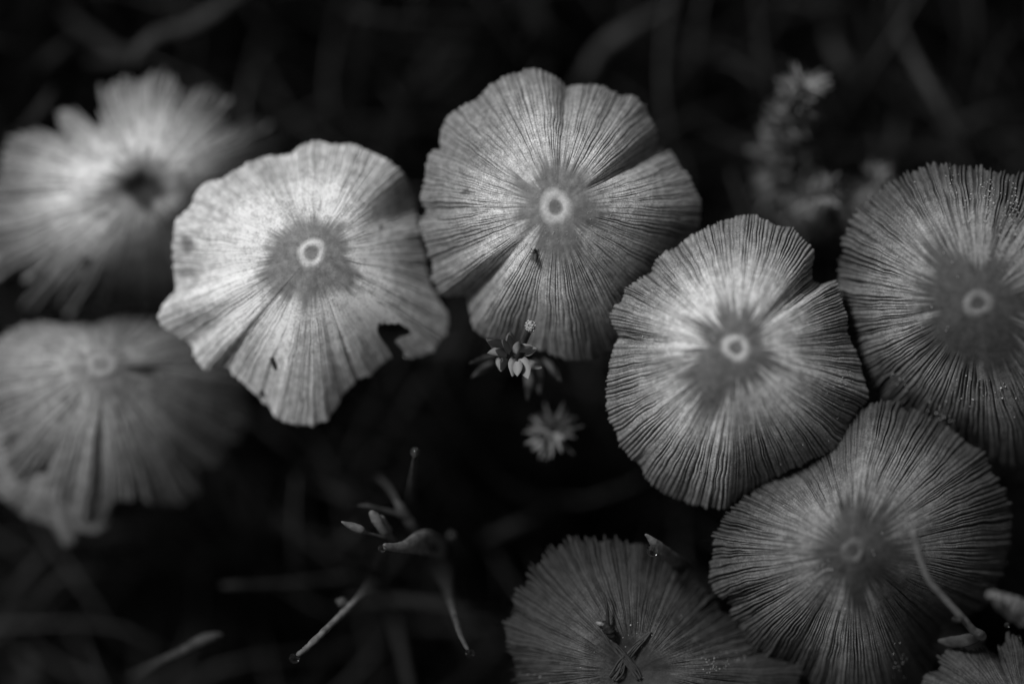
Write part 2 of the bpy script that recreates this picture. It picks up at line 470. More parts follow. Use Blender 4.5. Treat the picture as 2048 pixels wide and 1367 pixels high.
def granules(cap, spots, seed, size=(1.2, 2.6)):
    """specks of veil lying on a cap: too small to pick apart"""
    rng = random.Random(seed); V, F = [], []
    t = (1 + 5 ** .5) / 2
    ico = [Vector(v).normalized() for v in ((-1, t, 0), (1, t, 0), (-1, -t, 0), (1, -t, 0), (0, -1, t), (0, 1, t), (0, -1, -t), (0, 1, -t), (t, 0, -1), (t, 0, 1), (-t, 0, -1), (-t, 0, 1))]
    icf = [(0, 11, 5), (0, 5, 1), (0, 1, 7), (0, 7, 10), (0, 10, 11), (1, 5, 9), (5, 11, 4), (11, 10, 2), (10, 7, 6), (7, 1, 8), (3, 9, 4), (3, 4, 2), (3, 2, 6), (3, 6, 8), (3, 8, 9), (4, 9, 5), (2, 4, 11), (6, 2, 10), (8, 6, 7), (9, 8, 1)]
    for (x, y, sx, sy, n) in spots:
        for _ in range(n):
            px, py = rng.gauss(x, sx), rng.gauss(y, sy)
            if cap.s(px, py) > .95: continue
            r = rng.uniform(*size) / PXMM * MM * (1.5 if rng.random() < .12 else 1)
            p = P(px, py, cap.z(px, py) + .03) - cap.base
            k = len(V)
            V += [p + v * r * rng.uniform(.7, 1.2) for v in ico]
            F += [tuple(k + i for i in f) for f in icf]
    o = link('veil_granules', mesh('veil_granules', V, F), M['grain'], cap.root)
    tag(o, kind='stuff')

C2_OUT = [(633,280),(663,288),(708,289),(747,303),(781,323),(808,344),(822,378),(830,410),(836,441),(844,487),(853,532),(864,573),(885,609),(899,632),(892,668),(867,704),(822,716),(774,716),(754,741),(722,759),(713,752),(710,770),(681,791),(676,813),(649,845),(617,852),(597,850),(572,845),(547,838),(538,813),(513,793),(481,763),(454,736),(436,727),(416,748),(391,723),(382,691),(354,670),(327,659),(316,632),(323,609),(348,584),(350,550),(345,514),(344,473),(354,437),(386,407),(386,392),(409,364),(450,355),(481,333),(527,312),(577,310),(599,292)]
C3_OUT = [(1078,137),(1101,145),(1124,161),(1133,176),(1142,169),(1174,168),(1210,173),(1242,190),(1273,193),(1294,213),(1301,238),(1314,261),(1314,290),(1321,295),(1346,306),(1360,329),(1382,356),(1396,383),(1404,406),(1400,447),(1382,490),(1345,560),(1295,630),(1250,685),(1224,700),(1183,719),(1156,725),(1128,721),(1105,708),(1047,690),(1001,684),(961,675),(945,655),(940,623),(933,592),(902,594),(874,585),(863,555),(865,528),(847,483),(834,446),(854,422),(838,397),(849,365),(852,319),(861,301),(879,297),(879,265),(893,233),(920,213),(956,195),(979,170),(1020,147),(1051,138)]
C4_OUT = [(1508,428),(1533,438),(1554,449),(1586,454),(1605,472),(1628,495),(1630,511),(1623,534),(1628,562),(1633,574),(1644,564),(1674,557),(1685,594),(1697,668),(1720,723),(1734,769),(1741,792),(1715,825),(1697,852),(1678,894),(1623,921),(1572,944),(1526,967),(1485,995),(1448,1020),(1411,1016),(1365,1004),(1324,984),(1291,958),(1278,931),(1241,898),(1229,857),(1215,834),(1211,792),(1215,742),(1225,691),(1238,673),(1222,650),(1220,617),(1241,603),(1250,576),(1278,555),(1301,544),(1310,516),(1351,491),(1379,470),(1411,454),(1448,438),(1476,431)]
C5_OUT = [(1674,537),(1679,513),(1680,488),(1686,459),(1706,428),(1722,404),(1751,387),(1780,358),(1809,341),(1843,329),(1872,322),(1906,322),(1926,329),(1933,335),(1940,329),(1964,329),(1988,341),(2022,341),(2046,346),(2110,360),(2170,400),(2215,470),(2240,560),(2240,660),(2215,760),(2165,850),(2110,905),(2046,933),(2007,933),(1980,920),(1940,900),(1890,885),(1840,860),(1795,830),(1760,800),(1725,750),(1695,690),(1678,630),(1670,580)]
C6_OUT = [(1769,795),(1791,799),(1812,816),(1829,812),(1851,827),(1877,836),(1898,849),(1915,864),(1945,885),(1971,905),(1975,926),(2001,960),(2018,995),(2025,1020),(2023,1055),(2023,1093),(2016,1124),(2005,1149),(1997,1175),(1971,1210),(1925,1235),(1890,1255),(1872,1290),(1858,1351),(1840,1400),(1780,1430),(1700,1435),(1650,1400),(1615,1358),(1575,1330),(1529,1312),(1499,1282),(1473,1252),(1462,1235),(1456,1201),(1421,1184),(1415,1141),(1421,1115),(1419,1089),(1432,1055),(1447,1033),(1460,1016),(1500,982),(1560,945),(1620,915),(1668,885),(1700,845),(1718,819),(1735,808),(1752,801)]
C7_OUT = [(1148,1072),(1180,1074),(1206,1072),(1238,1072),(1254,1082),(1270,1080),(1285,1083),(1302,1095),(1335,1111),(1367,1133),(1399,1162),(1431,1195),(1460,1233),(1530,1290),(1605,1338),(1608,1350),(1599,1367),(1590,1420),(1540,1500),(1460,1570),(1360,1610),(1260,1620),(1160,1590),(1090,1530),(1050,1450),(1036,1375),(1022,1356),(1024,1336),(1012,1298),(1003,1262),(1004,1246),(1019,1224),(1020,1185),(1044,1172),(1054,1140),(1073,1117),(1102,1093),(1125,1079)]
C8_OUT = [(68,642),(23,657),(0,676),(-40,720),(-50,780),(-30,815),(5,835),(-10,870),(8,904),(15,942),(42,961),(61,946),(91,927),(106,980),(133,1022),(171,1037),(198,1048),(213,1030),(221,1011),(228,1000),(274,996),(323,1007),(365,1011),(396,980),(392,938),(430,927),(451,904),(453,881),(475,881),(494,847),(500,805),(495,752),(456,695),(418,668),(361,649),(285,638),(213,638),(183,648),(133,649)]
C1_OUT = [(303,145),(340,145),(356,170),(373,186),(393,170),(430,178),(463,198),(455,227),(440,262),(471,252),(508,235),(537,239),(557,268),(569,301),(560,335),(545,420),(510,500),(460,560),(400,605),(330,622),(260,618),(205,612),(160,612),(135,632),(115,612),(95,626),(82,628),(60,620),(45,612),(57,587),(90,542),(65,538),(16,575),(0,563),(-22,540),(-34,480),(-28,400),(-8,330),(16,284),(61,256),(82,256),(119,276),(113,225),(135,211),(164,227),(197,254),(201,210),(192,174),(221,161),(262,153)]
C9_OUT = [(1843,1353),(1855,1341),(1869,1339),(1881,1332),(1873,1312),(1896,1293),(1941,1296),(1953,1298),(1970,1290),(1982,1301),(1996,1310),(2000,1291),(1996,1280),(2008,1279),(2013,1255),(2030,1268),(2048,1285),(2110,1275),(2170,1310),(2220,1380),(2230,1470),(2180,1560),(2090,1600),(1980,1600),(1890,1550),(1840,1470),(1832,1400)]
C10_OUT = [(-20,968),(20,1008),(45,1030),(80,1042),(104,1050),(118,1078),(132,1092),(148,1086),(156,1060),(170,1062),(190,1066),(213,1052),(221,1026),(222,985),(215,930),(190,870),(140,830),(60,815),(-20,830),(-70,880),(-70,930)]

HOLE2 = [(752,642),(772,643),(800,641),(824,655),(828,668),(806,672),(790,684),(812,700),(822,722),(788,728),(778,703),(768,692),(756,676),(749,660)]
HOLE2 = [(785 + (x - 785) * .86, 672 + (y - 672) * (.84 if y < 700 else 1.05)) for x, y in HOLE2]

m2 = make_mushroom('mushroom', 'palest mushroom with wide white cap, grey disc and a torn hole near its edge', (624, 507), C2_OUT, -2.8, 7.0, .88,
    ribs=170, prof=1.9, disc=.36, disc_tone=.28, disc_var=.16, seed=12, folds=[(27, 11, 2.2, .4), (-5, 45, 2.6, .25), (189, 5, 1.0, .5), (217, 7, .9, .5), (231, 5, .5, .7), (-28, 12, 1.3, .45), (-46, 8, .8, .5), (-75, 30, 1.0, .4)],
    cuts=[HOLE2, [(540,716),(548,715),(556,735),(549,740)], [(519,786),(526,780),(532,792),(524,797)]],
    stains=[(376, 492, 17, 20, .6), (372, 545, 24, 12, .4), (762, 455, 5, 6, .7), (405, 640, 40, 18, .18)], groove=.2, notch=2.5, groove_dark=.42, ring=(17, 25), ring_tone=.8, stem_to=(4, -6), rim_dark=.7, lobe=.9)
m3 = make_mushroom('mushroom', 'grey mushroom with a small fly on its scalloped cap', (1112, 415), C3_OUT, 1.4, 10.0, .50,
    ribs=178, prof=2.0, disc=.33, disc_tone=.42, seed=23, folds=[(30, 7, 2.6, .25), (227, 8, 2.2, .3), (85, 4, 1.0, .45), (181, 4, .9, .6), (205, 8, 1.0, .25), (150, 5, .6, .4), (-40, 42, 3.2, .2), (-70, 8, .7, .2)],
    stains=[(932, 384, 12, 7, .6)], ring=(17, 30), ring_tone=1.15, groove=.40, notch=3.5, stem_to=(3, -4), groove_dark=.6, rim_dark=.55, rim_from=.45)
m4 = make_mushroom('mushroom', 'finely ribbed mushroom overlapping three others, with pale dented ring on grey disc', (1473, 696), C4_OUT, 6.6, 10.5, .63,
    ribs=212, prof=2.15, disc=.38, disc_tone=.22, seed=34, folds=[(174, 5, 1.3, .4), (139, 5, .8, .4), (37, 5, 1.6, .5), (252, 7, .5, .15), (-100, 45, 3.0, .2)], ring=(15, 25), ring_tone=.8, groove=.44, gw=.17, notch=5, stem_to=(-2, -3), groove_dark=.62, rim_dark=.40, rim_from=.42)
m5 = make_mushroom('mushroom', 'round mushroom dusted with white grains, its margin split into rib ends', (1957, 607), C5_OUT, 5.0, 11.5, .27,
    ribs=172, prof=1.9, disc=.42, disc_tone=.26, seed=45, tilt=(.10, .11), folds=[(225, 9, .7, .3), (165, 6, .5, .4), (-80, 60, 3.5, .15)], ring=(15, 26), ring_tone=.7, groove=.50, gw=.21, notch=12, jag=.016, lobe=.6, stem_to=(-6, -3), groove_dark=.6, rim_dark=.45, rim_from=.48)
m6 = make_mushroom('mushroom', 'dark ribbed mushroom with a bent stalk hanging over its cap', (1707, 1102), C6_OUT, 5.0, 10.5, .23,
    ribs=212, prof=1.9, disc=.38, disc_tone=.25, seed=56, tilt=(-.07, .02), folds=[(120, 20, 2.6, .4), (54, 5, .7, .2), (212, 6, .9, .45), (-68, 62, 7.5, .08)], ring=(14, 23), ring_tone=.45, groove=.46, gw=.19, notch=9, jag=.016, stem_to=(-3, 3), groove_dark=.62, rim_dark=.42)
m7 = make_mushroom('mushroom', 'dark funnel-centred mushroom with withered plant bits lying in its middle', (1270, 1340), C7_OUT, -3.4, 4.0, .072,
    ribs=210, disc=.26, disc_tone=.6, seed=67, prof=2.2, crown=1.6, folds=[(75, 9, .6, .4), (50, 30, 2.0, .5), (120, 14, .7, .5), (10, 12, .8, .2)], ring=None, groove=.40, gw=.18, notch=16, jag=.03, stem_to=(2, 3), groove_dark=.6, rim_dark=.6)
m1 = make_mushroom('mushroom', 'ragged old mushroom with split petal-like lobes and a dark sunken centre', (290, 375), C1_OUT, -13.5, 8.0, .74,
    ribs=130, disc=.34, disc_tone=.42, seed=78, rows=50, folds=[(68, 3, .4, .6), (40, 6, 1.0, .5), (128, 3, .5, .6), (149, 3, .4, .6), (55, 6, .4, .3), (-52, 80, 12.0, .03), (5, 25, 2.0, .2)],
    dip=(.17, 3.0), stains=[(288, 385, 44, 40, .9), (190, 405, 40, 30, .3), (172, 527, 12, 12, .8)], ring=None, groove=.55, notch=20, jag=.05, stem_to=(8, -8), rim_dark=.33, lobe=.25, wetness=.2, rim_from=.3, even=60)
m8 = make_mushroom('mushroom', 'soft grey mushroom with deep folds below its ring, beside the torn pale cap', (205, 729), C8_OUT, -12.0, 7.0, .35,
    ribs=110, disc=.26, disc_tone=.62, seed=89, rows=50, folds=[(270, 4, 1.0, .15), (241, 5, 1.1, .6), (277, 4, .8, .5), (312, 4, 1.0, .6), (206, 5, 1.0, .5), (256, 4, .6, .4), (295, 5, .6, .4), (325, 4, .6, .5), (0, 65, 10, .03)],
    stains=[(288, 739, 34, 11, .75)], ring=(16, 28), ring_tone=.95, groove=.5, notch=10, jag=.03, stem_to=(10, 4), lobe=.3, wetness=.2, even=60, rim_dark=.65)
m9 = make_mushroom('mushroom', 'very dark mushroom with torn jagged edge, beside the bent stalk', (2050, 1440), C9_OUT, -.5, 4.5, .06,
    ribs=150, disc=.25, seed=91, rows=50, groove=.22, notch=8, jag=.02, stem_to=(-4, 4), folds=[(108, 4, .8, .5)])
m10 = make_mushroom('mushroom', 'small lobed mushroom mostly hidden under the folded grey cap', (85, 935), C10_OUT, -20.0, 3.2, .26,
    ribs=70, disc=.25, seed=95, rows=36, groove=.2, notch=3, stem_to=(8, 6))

granules(m5, [(2000, 420, 30, 40, 60), (2022, 500, 20, 30, 120), (1975, 400, 5, 34, 34), (1940, 420, 5, 40, 14), (2030, 420, 6, 40, 40), (1905, 350, 8, 10, 5), (1916, 375, 6, 16, 6), (1765, 545, 8, 12, 5), (1800, 770, 18, 12, 14), (1830, 640, 60, 60, 8), (1990, 790, 50, 30, 24), (1880, 830, 30, 20, 24), (1900, 480, 60, 60, 20)], 5, (.8, 2.0))
granules(m6, [(1640, 1135, 14, 5, 12), (1610, 1160, 20, 10, 10), (1800, 1320, 10, 24, 16), (1640, 1060, 60, 60, 16), (1745, 1100, 10, 6, 4)], 6, (.8, 2.0))
granules(m7, [(1430, 1325, 12, 12, 34), (1465, 1315, 16, 8, 12), (1230, 1290, 60, 30, 14), (1060, 1350, 16, 8, 10)], 7, (.6, 1.4))
granules(m3, [(1112, 415, 90, 90, 60), (1085, 400, 12, 20, 20), (1120, 455, 30, 12, 24), (1200, 410, 30, 30, 14), (1090, 470, 16, 16, 12)], 8, (.7, 1.4))
granules(m4, [(1473, 720, 130, 130, 70), (1640, 800, 40, 40, 24), (1530, 560, 30, 30, 10), (1680, 780, 14, 16, 7), (1400, 800, 50, 60, 12)], 9, (.7, 1.4))

# ------------------------------------------------------------------ small plants, stalks and drops
def leaf_mesh(name, L=1.0, W=.32, T=.06, curl=.25, seg=5):
    """pointed cupped leaf along +Y with thickness, unit length"""
    V, F = [], []
    for i in range(seg + 1):
        t = i / seg
        w = W * (math.sin(math.pi * min(1, .12 + .88 * t)) ** .8) * (1 - .25 * t) if i < seg else .01
        z = curl * t * t
        for k, (a, b) in enumerate(((-1, .35), (0, -.15), (1, .35), (0, -.15 - T / max(w, .02) * .5))):
            V.append(Vector((a * w / 2, t * L, z + b * w * .6)) if k < 3 else Vector((0, t * L, z - .09 * w - T)))
    for i in range(seg):
        a = i * 4; b = a + 4
        F += [(a, a + 1, b + 1, b), (a + 1, a + 2, b + 2, b + 1), (a + 2, a + 3, b + 3, b + 2), (a + 3, a, b, b + 3)]
    return mesh(name, V, F)
LEAF = leaf_mesh('leaf', W=.2); LEAF.materials.append(M['leaf'])
LEAF_THIN = leaf_mesh('leaf', W=.15, T=.03, curl=.18); LEAF_THIN.materials.append(M['leaf'])
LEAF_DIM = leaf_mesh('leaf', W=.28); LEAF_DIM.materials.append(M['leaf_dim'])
LEAF_BROAD = leaf_mesh('leaf', W=.5, curl=.4); LEAF_BROAD.materials.append(M['leaf'])

def put_leaf(parent, me, pos, direc, length, roll=0.0, name='leaf'):
    """pos relative to parent; leaf +Y along direc, its face towards +Z as far as possible"""
    y = direc.normalized(); z = Vector((0, 0, 1)); z = (z - y * z.dot(y))
    if z.length < .1: z = Vector((1, 0, 0)) - y * y.x
    z.normalize(); x = y.cross(z)
    R = Matrix((x, y, z)).transposed().to_4x4() @ Matrix.Rotation(roll, 4, 'Y')
    o = link(name, me, None, parent)
    o.matrix_local = Matrix.Translation(pos) @ R @ Matrix.Scale(length, 4)
    return o

def drop(px, py, z, rpx, label):
    """hanging water drop"""
    V, F = [], []
    nu, nv = 16, 10
    for i in range(nv + 1):
        ph = math.pi * i / nv
        for k in range(nu):
            th = 2 * math.pi * k / nu
            V.append(Vector((math.sin(ph) * math.cos(th), math.sin(ph) * math.sin(th), math.cos(ph) * (1.12 if math.cos(ph) > 0 else .95))) * rpx / PXMM * MM)
    for i in range(nv):
        for k in range(nu):
            F.append((i * nu + k, (i + 1) * nu + k, (i + 1) * nu + (k + 1) % nu, i * nu + (k + 1) % nu))
    o = link('water_drop', mesh('water_drop', V, F), M['water'], None, P(px, py, z))
    tag(o, label, 'drop', 'water drops on stalk tips')

def stalk(name, label, pts, m, cat, group=None, tip=None, rough=0.06, seed=1, **kw):
    """single stalk; pts from the ground up"""
    rng = random.Random(seed)
    q = pxtube(pts); base = q[0][0].copy()
    root = empty(name, base)
    tag(root, label, cat, group)
    tube('stem', q, m, root, base, rough=rough, rng=rng, **kw)
    if tip:
        tube('tip', pxtube(tip), M['stalk'], root, base, rough=.08, rng=rng)
    return root, base

G = -FOC   # soil level in relative height
# --- capsule stalks with drops
stalk('sporophyte', 'thin upright moss stalk carrying a drop, above the budding plant', [(822,1080,G,5),(820,1040,-45,6),(822,1000,-20,7),(826,955,-9,8),(830,915,-3.5,6),(831,902,-2.2,4)], M['stalk'], 'stalk', 'moss stalks')
drop(830, 903, -1.8, 11, 'water drop on the upright stalk above the budding plant')
stalk('sporophyte', 'slender bead-textured stalk leaning down to a drop, with a knob at its bend', [(765,1160,G,6),(755,1168,-50,6),(738,1180,-24,7),(722,1192,-12,7.5),(700,1212,-7,7.5),(650,1260,-2.5,7),(612,1296,-.5,6),(596,1308,0,5)], M['straw'], 'stalk', 'moss stalks', tip=[(700,1212,-8,5),(690,1207,-8,9),(682,1203,-8,11),(676,1201,-8,6)], rough=.16, sub=10)
drop(589, 1315, 0, 11, 'water drop at the foot of the bead-textured stalk')
stalk('sporophyte', 'curved dark stalk ending in a drop next to the dark funnel mushroom', [(880,1110,G,6),(884,1130,-50,7),(892,1160,-26,8),(905,1215,-8,8),(918,1260,-4,7),(931,1290,-2.5,5),(936,1298,-2.2,4)], M['stalk'], 'stalk', 'moss stalks')
drop(940, 1305, -2, 10, 'water drop ending the curved stalk next to the dark funnel mushroom')
stalk('sporophyte', 'blurred stalk with a swollen club tip rising beside a dark leaf', [(240,1400,G,8),(255,1370,-40,9),(290,1340,-22,9),(340,1312,-14,8)], M['stalk'], 'stalk', 'moss stalks', tip=[(335,1314,-14.5,7),(370,1298,-12.5,10),(400,1281,-12,12),(425,1272,-12,10),(442,1268,-12,4)])
stalk('sporophyte', 'slim stalk with a drop lying against the upper edge of the dark funnel mushroom', [(1440,1210,G,8),(1400,1160,-40,10),(1362,1130,-12,14),(1330,1104,-5,12),(1308,1084,-2.4,9),(1298,1074,-1.8,5),(1292,1069,-1.6,3)], M['straw'], 'stalk', 'moss stalks', rough=.12)
drop(1305, 1101, -1.4, 12, 'water drop clinging to the slim stalk by the dark funnel mushroom')

# --- budding plant in the lower middle
def bud_plant():
    base = P(900, 1120, G)
    r = empty('budding_plant', base)
    tag(r, 'small budding plant with pale club buds and a thick wedge leaf', 'plant')
    tube('stem', pxtube([(900,1120,G,8),(890,1110,-40,10),(870,1098,-16,14),(852,1090,-9,16)]), M['stalk'], r, base)
    tube('wedge_leaf', pxtube([(885,1095,-16,20),(855,1084,-10,26),(830,1086,-6,22),(812,1092,-4,14),(795,1094,-2.6,10),(780,1093,-1.5,8),(770,1092,-.9,7)]), M['straw'], r, base, flat=.5, rough=.05, rng=random.Random(4), seg=10)
    tube('bud', pxtube([(788,1080,-8,5),(772,1065,-6,9),(760,1050,-5,10),(752,1036,-4.5,11),(745,1027,-4.2,8)]), M['straw'], r, base, rough=.06, rng=random.Random(5))
    tube('bud', pxtube([(780,1060,-7.5,5),(770,1048,-6.2,7),(763,1036,-5.6,7)]), M['bud'], r, base)
    b = tube('bud', pxtube([(768,1074,-6,2.5),(750,1069,-4.5,2.5),(731,1064,-3,3.5),(722,1059,-2.5,9),(708,1053,-2,9),(695,1048,-1.6,6),(684,1043,-1.4,2)]), M['straw'], r, base, rough=.07, rng=random.Random(6))
    tube('side_leaf', pxtube([(845,1075,-14,7),(825,1050,-12,11),(806,1025,-11,11),(797,1008,-11,9),(790,1002,-11,4)]), M['stalk'], r, base, flat=.5)
    tube('side_leaf', pxtube([(815,1035,-11,4),(785,1024,-10,5),(755,1016,-9,4),(733,1011,-8.5,5),(716,1011,-8.2,1.5)]), M['stalk'], r, base, flat=.6)
    tube('side_leaf', pxtube([(797,1008,-11,7),(778,975,-15,7),(758,955,-18,5)]), M['stalk_dim'], r, base, flat=.5)
bud_plant()
drop(764, 1096, -.4, 8, 'bright water drop at the tip of the wedge leaf')

# --- rosette moss under the scalloped cap, with a grainy flower head
def rosette():
    base = P(1030, 730, G)
    r = empty('rosette_plant', base)
    tag(r, 'leafy rosette plant with a grainy knob, in front of the scalloped mushroom', 'plant')
    top = P(1036, 712, -6.5)
    tube('stem', [(base, .0006), ((base + top) / 2 + Vector((.002, .001, 0)), .0006), (top, .0005)], M['stalk'], r, base)
    spec = [(1016,700,982,712,40,-6),(1010,690,986,678,38,-5.5),(1005,705,975,690,40,-7),(1000,718,998,734,36,-8),(1028,716,1022,738,42,-5),(1044,716,1054,742,46,-5),
            (1036,698,1056,690,38,-4.5),(1020,690,1024,668,34,-7),(990,712,958,718,50,-12),(985,725,960,742,50,-13),(1062,724,1058,775,66,-14),(1072,718,1076,770,62,-15),(1096,724,1112,748,44,-14),(1085,705,1100,735,48,-14),(1012,715,1000,728,36,-6),(1020,705,1004,690,34,-4.4),(1030,706,1040,684,30,-4.6),(1014,708,996,702,34,-4.2),(1050,706,1068,704,34,-5),(1036,722,1038,744,36,-4.5),(1022,700,1012,676,34,-5.5),(1046,726,1072,738,40,-8)]
    for i, (x0, y0, x1, y1, L_, z) in enumerate(spec):
        z += 3.0
        a, b = P(x0, y0, z - .5), P(x1, y1, z + .4)
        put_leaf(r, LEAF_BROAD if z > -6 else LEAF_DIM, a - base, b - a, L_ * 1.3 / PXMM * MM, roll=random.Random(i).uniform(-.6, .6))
    rng = random.Random(2)
    kb = P(1061, 652, -1.0)
    tube('knob_stem', [(top, .0004), ((top + kb) / 2, .0004), (kb, .0005)], M['stalk'], r, base)
    V, F = [], []
    for i in range(130):
        d = Vector((rng.gauss(0, 1), rng.gauss(0, 1), abs(rng.gauss(0, 1)))).normalized()
        p = kb + d * 11 / PXMM * MM * rng.uniform(.3, 1.08) - base; rr = rng.uniform(2.0, 3.4) / PXMM * MM
        k = len(V)
        V += [p + Vector(v) * rr for v in ((1,0,0),(-1,0,0),(0,1,0),(0,-1,0),(0,0,1),(0,0,-1))]
        F += [(k+a, k+b, k+c) for a, b, c in ((0,2,4),(2,1,4),(1,3,4),(3,0,4),(2,0,5),(1,2,5),(3,1,5),(0,3,5))]
    link('knob', mesh('knob', V, F), M['grain'], r)
rosette()

def tuft(name, label, cx, cy, z, rad, n, me, seed, up=.5, cat='moss', group=None, lmin=.7):
    base = P(cx, cy, G); rng = random.Random(seed)
    r = empty(name, base); tag(r, label, cat, group)
    top = P(cx, cy, z)
    tube('stem', [(base, .0005), (top, .0004)], M['stalk_dim'], r, base)
    for i in range(n):
        az = rng.uniform(0, 2 * math.pi); el = rng.uniform(-.2, 1.2) * up
        d = Vector((math.cos(az) * math.cos(el), math.sin(az) * math.cos(el), math.sin(el)))
        off = d * rad / PXMM * MM * rng.uniform(.05, .35) + Vector((0, 0, rng.uniform(-2, .5) * MM))
        put_leaf(r, me, top + off - base, d, rad / PXMM * MM * rng.uniform(lmin, 1.05) * .8, rng.uniform(-.7, .7))
tuft('moss_tuft', 'round tuft of pointed moss leaves alone in the dark gap', 1105, 862, -13.5, 62, 150, LEAF_THIN, 11, .9, lmin=.3)

def moss_shoot(label, pts, seed, n, rad, me):
    """leafy shoot: small leaves up a stem given as px points"""
    rng = random.Random(seed)
    q = pxtube(pts); base = q[0][0].copy()
    r = empty('moss_shoot', base); tag(r, label, 'moss', 'leafy moss shoots')
    tube('stem', q, M['stalk_dim'], r, base)
    path = spline(q, 12); path = path[len(path) // 4:]
    for i in range(n):
        t = (i + rng.random()) / n
        p, _ = path[min(int(t * (len(path) - 1)), len(path) - 1)]
        ax = (path[min(int(t * (len(path) - 1)) + 1, len(path) - 1)][0] - path[max(int(t * (len(path) - 1)) - 1, 0)][0]).normalized()
        nn, bb = frame(ax); an = rng.uniform(0, 2 * math.pi)
        out = nn * math.cos(an) + bb * math.sin(an)
        d = (out + ax * rng.uniform(.2, .9)).normalized()
        L_ = rad / PXMM * MM * rng.uniform(.6, 1.1) * (1 - .35 * t)
        put_leaf(r, me, p + out * .0004 - base, d, L_, rng.uniform(-1, 1))
moss_shoot('tall leafy moss shoot with a pale tip, above the finely ribbed mushroom', [(1555,440,G,6),(1555,400,-45,6),(1558,350,-30,7),(1570,280,-25,6),(1590,215,-20,5),(1608,168,-17,3)], 21, 300, 84, LEAF)
moss_shoot('short leafy moss shoot spreading below the tall one', [(1600,470,G,6),(1602,440,-50,6),(1602,415,-30,5),(1622,396,-20,4),(1660,384,-17,3)], 22, 140, 64, LEAF)
moss_shoot('low leafy moss shoot peeping out behind the grain-dusted mushroom', [(1700,440,G,6),(1712,420,-50,6),(1728,395,-32,5),(1742,370,-24,4),(1752,345,-22,3)], 23, 80, 50, LEAF)

# --- bent stalk over the dark ribbed cap, twig at the right, withered bits
def bent_stalk():
    base = P(1900, 1300, G)
    r = empty('bent_stalk', base)
    tag(r, 'long pale bent stalk arching over the dark ribbed cap, leaf at its kink', 'stalk')
    tube('stem', pxtube([(1900,1300,G,7),(1935,1290,-50,8),(1955,1280,-20,9),(1964,1272,-4,9),(1960,1268,0,10),(1945,1258,1.5,8),(1925,1235,3,7.5),(1890,1197,4.5,7),(1862,1165,5.5,7),(1845,1130,6.3,6.5),(1835,1095,7,6.5),(1827,1062,7.5,6)]), M['straw'], r, base, rough=.06, rng=random.Random(8), sub=8)
    tube('leaf', pxtube([(1966,1266,-1.5,6),(1950,1274,-2,11),(1925,1281,-3,14),(1900,1283,-4.2,12),(1880,1281,-5,5)]), M['stalk'], r, base, flat=.3, seg=10, rough=.06, rng=random.Random(9))
    tube('nodule', pxtube([(1925,1238,4,4),(1916,1238,3.5,7),(1909,1237,3,6)]), M['dark'], r, base)
bent_stalk()
stalk('mossy_twig', 'blurred pale mossy twig end beside the jagged dark mushroom', [(2150,1290,G,12),(2130,1270,-30,14),(2090,1250,-2,20),(2055,1232,6,23),(2025,1215,9,21),(2005,1203,10,16),(1992,1193,10.5,10),(1980,1188,11,7)], M['bud'], 'twig', tip=[(1992,1202,10.8,6),(2000,1206,11.5,11),(2008,1206,10.6,6)], rough=.32, sub=9)
for i, (x, y, lb) in enumerate(((2014,1249,'tiny water drop under the mossy twig, higher of two'), (2038,1274,'tiny water drop on the jagged dark mushroom below the mossy twig'))):
    drop(x, y, (2.5, .5)[i] if i == 0 else m9.z(x, y) + .3, 5, lb)

def bristle(name, label, pts, m, cat, flat=1.0, rough=.1, seg=8, capz=None, group=None, seed=1):
    q = [(P(x, y, capz.z(x, y) + dz), r / PXMM * MM) for x, y, dz, r in pts]
    base = q[0][0].copy()
    V, F = tube_data(q, seg=seg, sub=6, flat=flat, rough=rough, rng=random.Random(seed))
    o = link(name, mesh(name, [v - base for v in V], F), m, None, base)
    tag(o, label, cat, group)
    return o
grp = 'withered bits on the funnel mushroom'
def fibre_strip(label, pts, n, seed):
    """strip of withered plant tissue: split fibres side by side, one mesh"""
    rng = random.Random(seed); VV, FF = [], []
    base = None
    for f in range(n):
        k = (f / (n - 1) - .5) * 2; q = []
        a0, a1 = rng.uniform(0, .18), rng.uniform(.8, 1)
        for i, (x, y, dz, w) in enumerate(pts):
            x1, y1 = pts[min(i + 1, len(pts) - 1)][:2]; x0, y0 = pts[max(i - 1, 0)][:2]
            L_ = math.hypot(x1 - x0, y1 - y0); nx, ny = -(y1 - y0) / L_, (x1 - x0) / L_
            px, py = x + nx * w * k + rng.uniform(-1.2, 1.2), y + ny * w * k + rng.uniform(-1.2, 1.2)
            q.append((P(px, py, m7.z(px, py) + dz + rng.uniform(-.1, .12)), rng.uniform(1.2, 2.3) / PXMM * MM))
        if f % 3: q = q[:-1] if rng.random() < .5 else q[1:]
        if base is None: base = q[0][0].copy()
        V, F = tube_data(q, seg=6, sub=4, rough=.2, rng=rng)
        b = len(VV); VV += [v - base for v in V]; FF += [tuple(b + i for i in f_) for f_ in F]
    o = link('dry_strip', mesh('dry_strip', VV, FF), M['straw_dark'], None, base)
    tag(o, label, 'debris', grp)
fibre_strip('long fibrous dry strip lying across the funnel mushroom centre', [(1205,1255,.3,4),(1220,1280,.4,5),(1238,1302,.4,6),(1254,1320,.5,6),(1268,1340,.5,6),(1278,1356,.4,4)], 7, 1)
fibre_strip('short fibrous strip crossing the long dry strip from above', [(1302,1262,.3,1),(1286,1277,.4,4),(1272,1290,.5,6),(1258,1308,.5,5)], 5, 2)
fibre_strip('broad fibrous strip at the foot of the funnel mushroom centre', [(1250,1312,.4,3),(1243,1326,.5,8),(1235,1342,.5,10),(1226,1356,.4,8)], 7, 3)
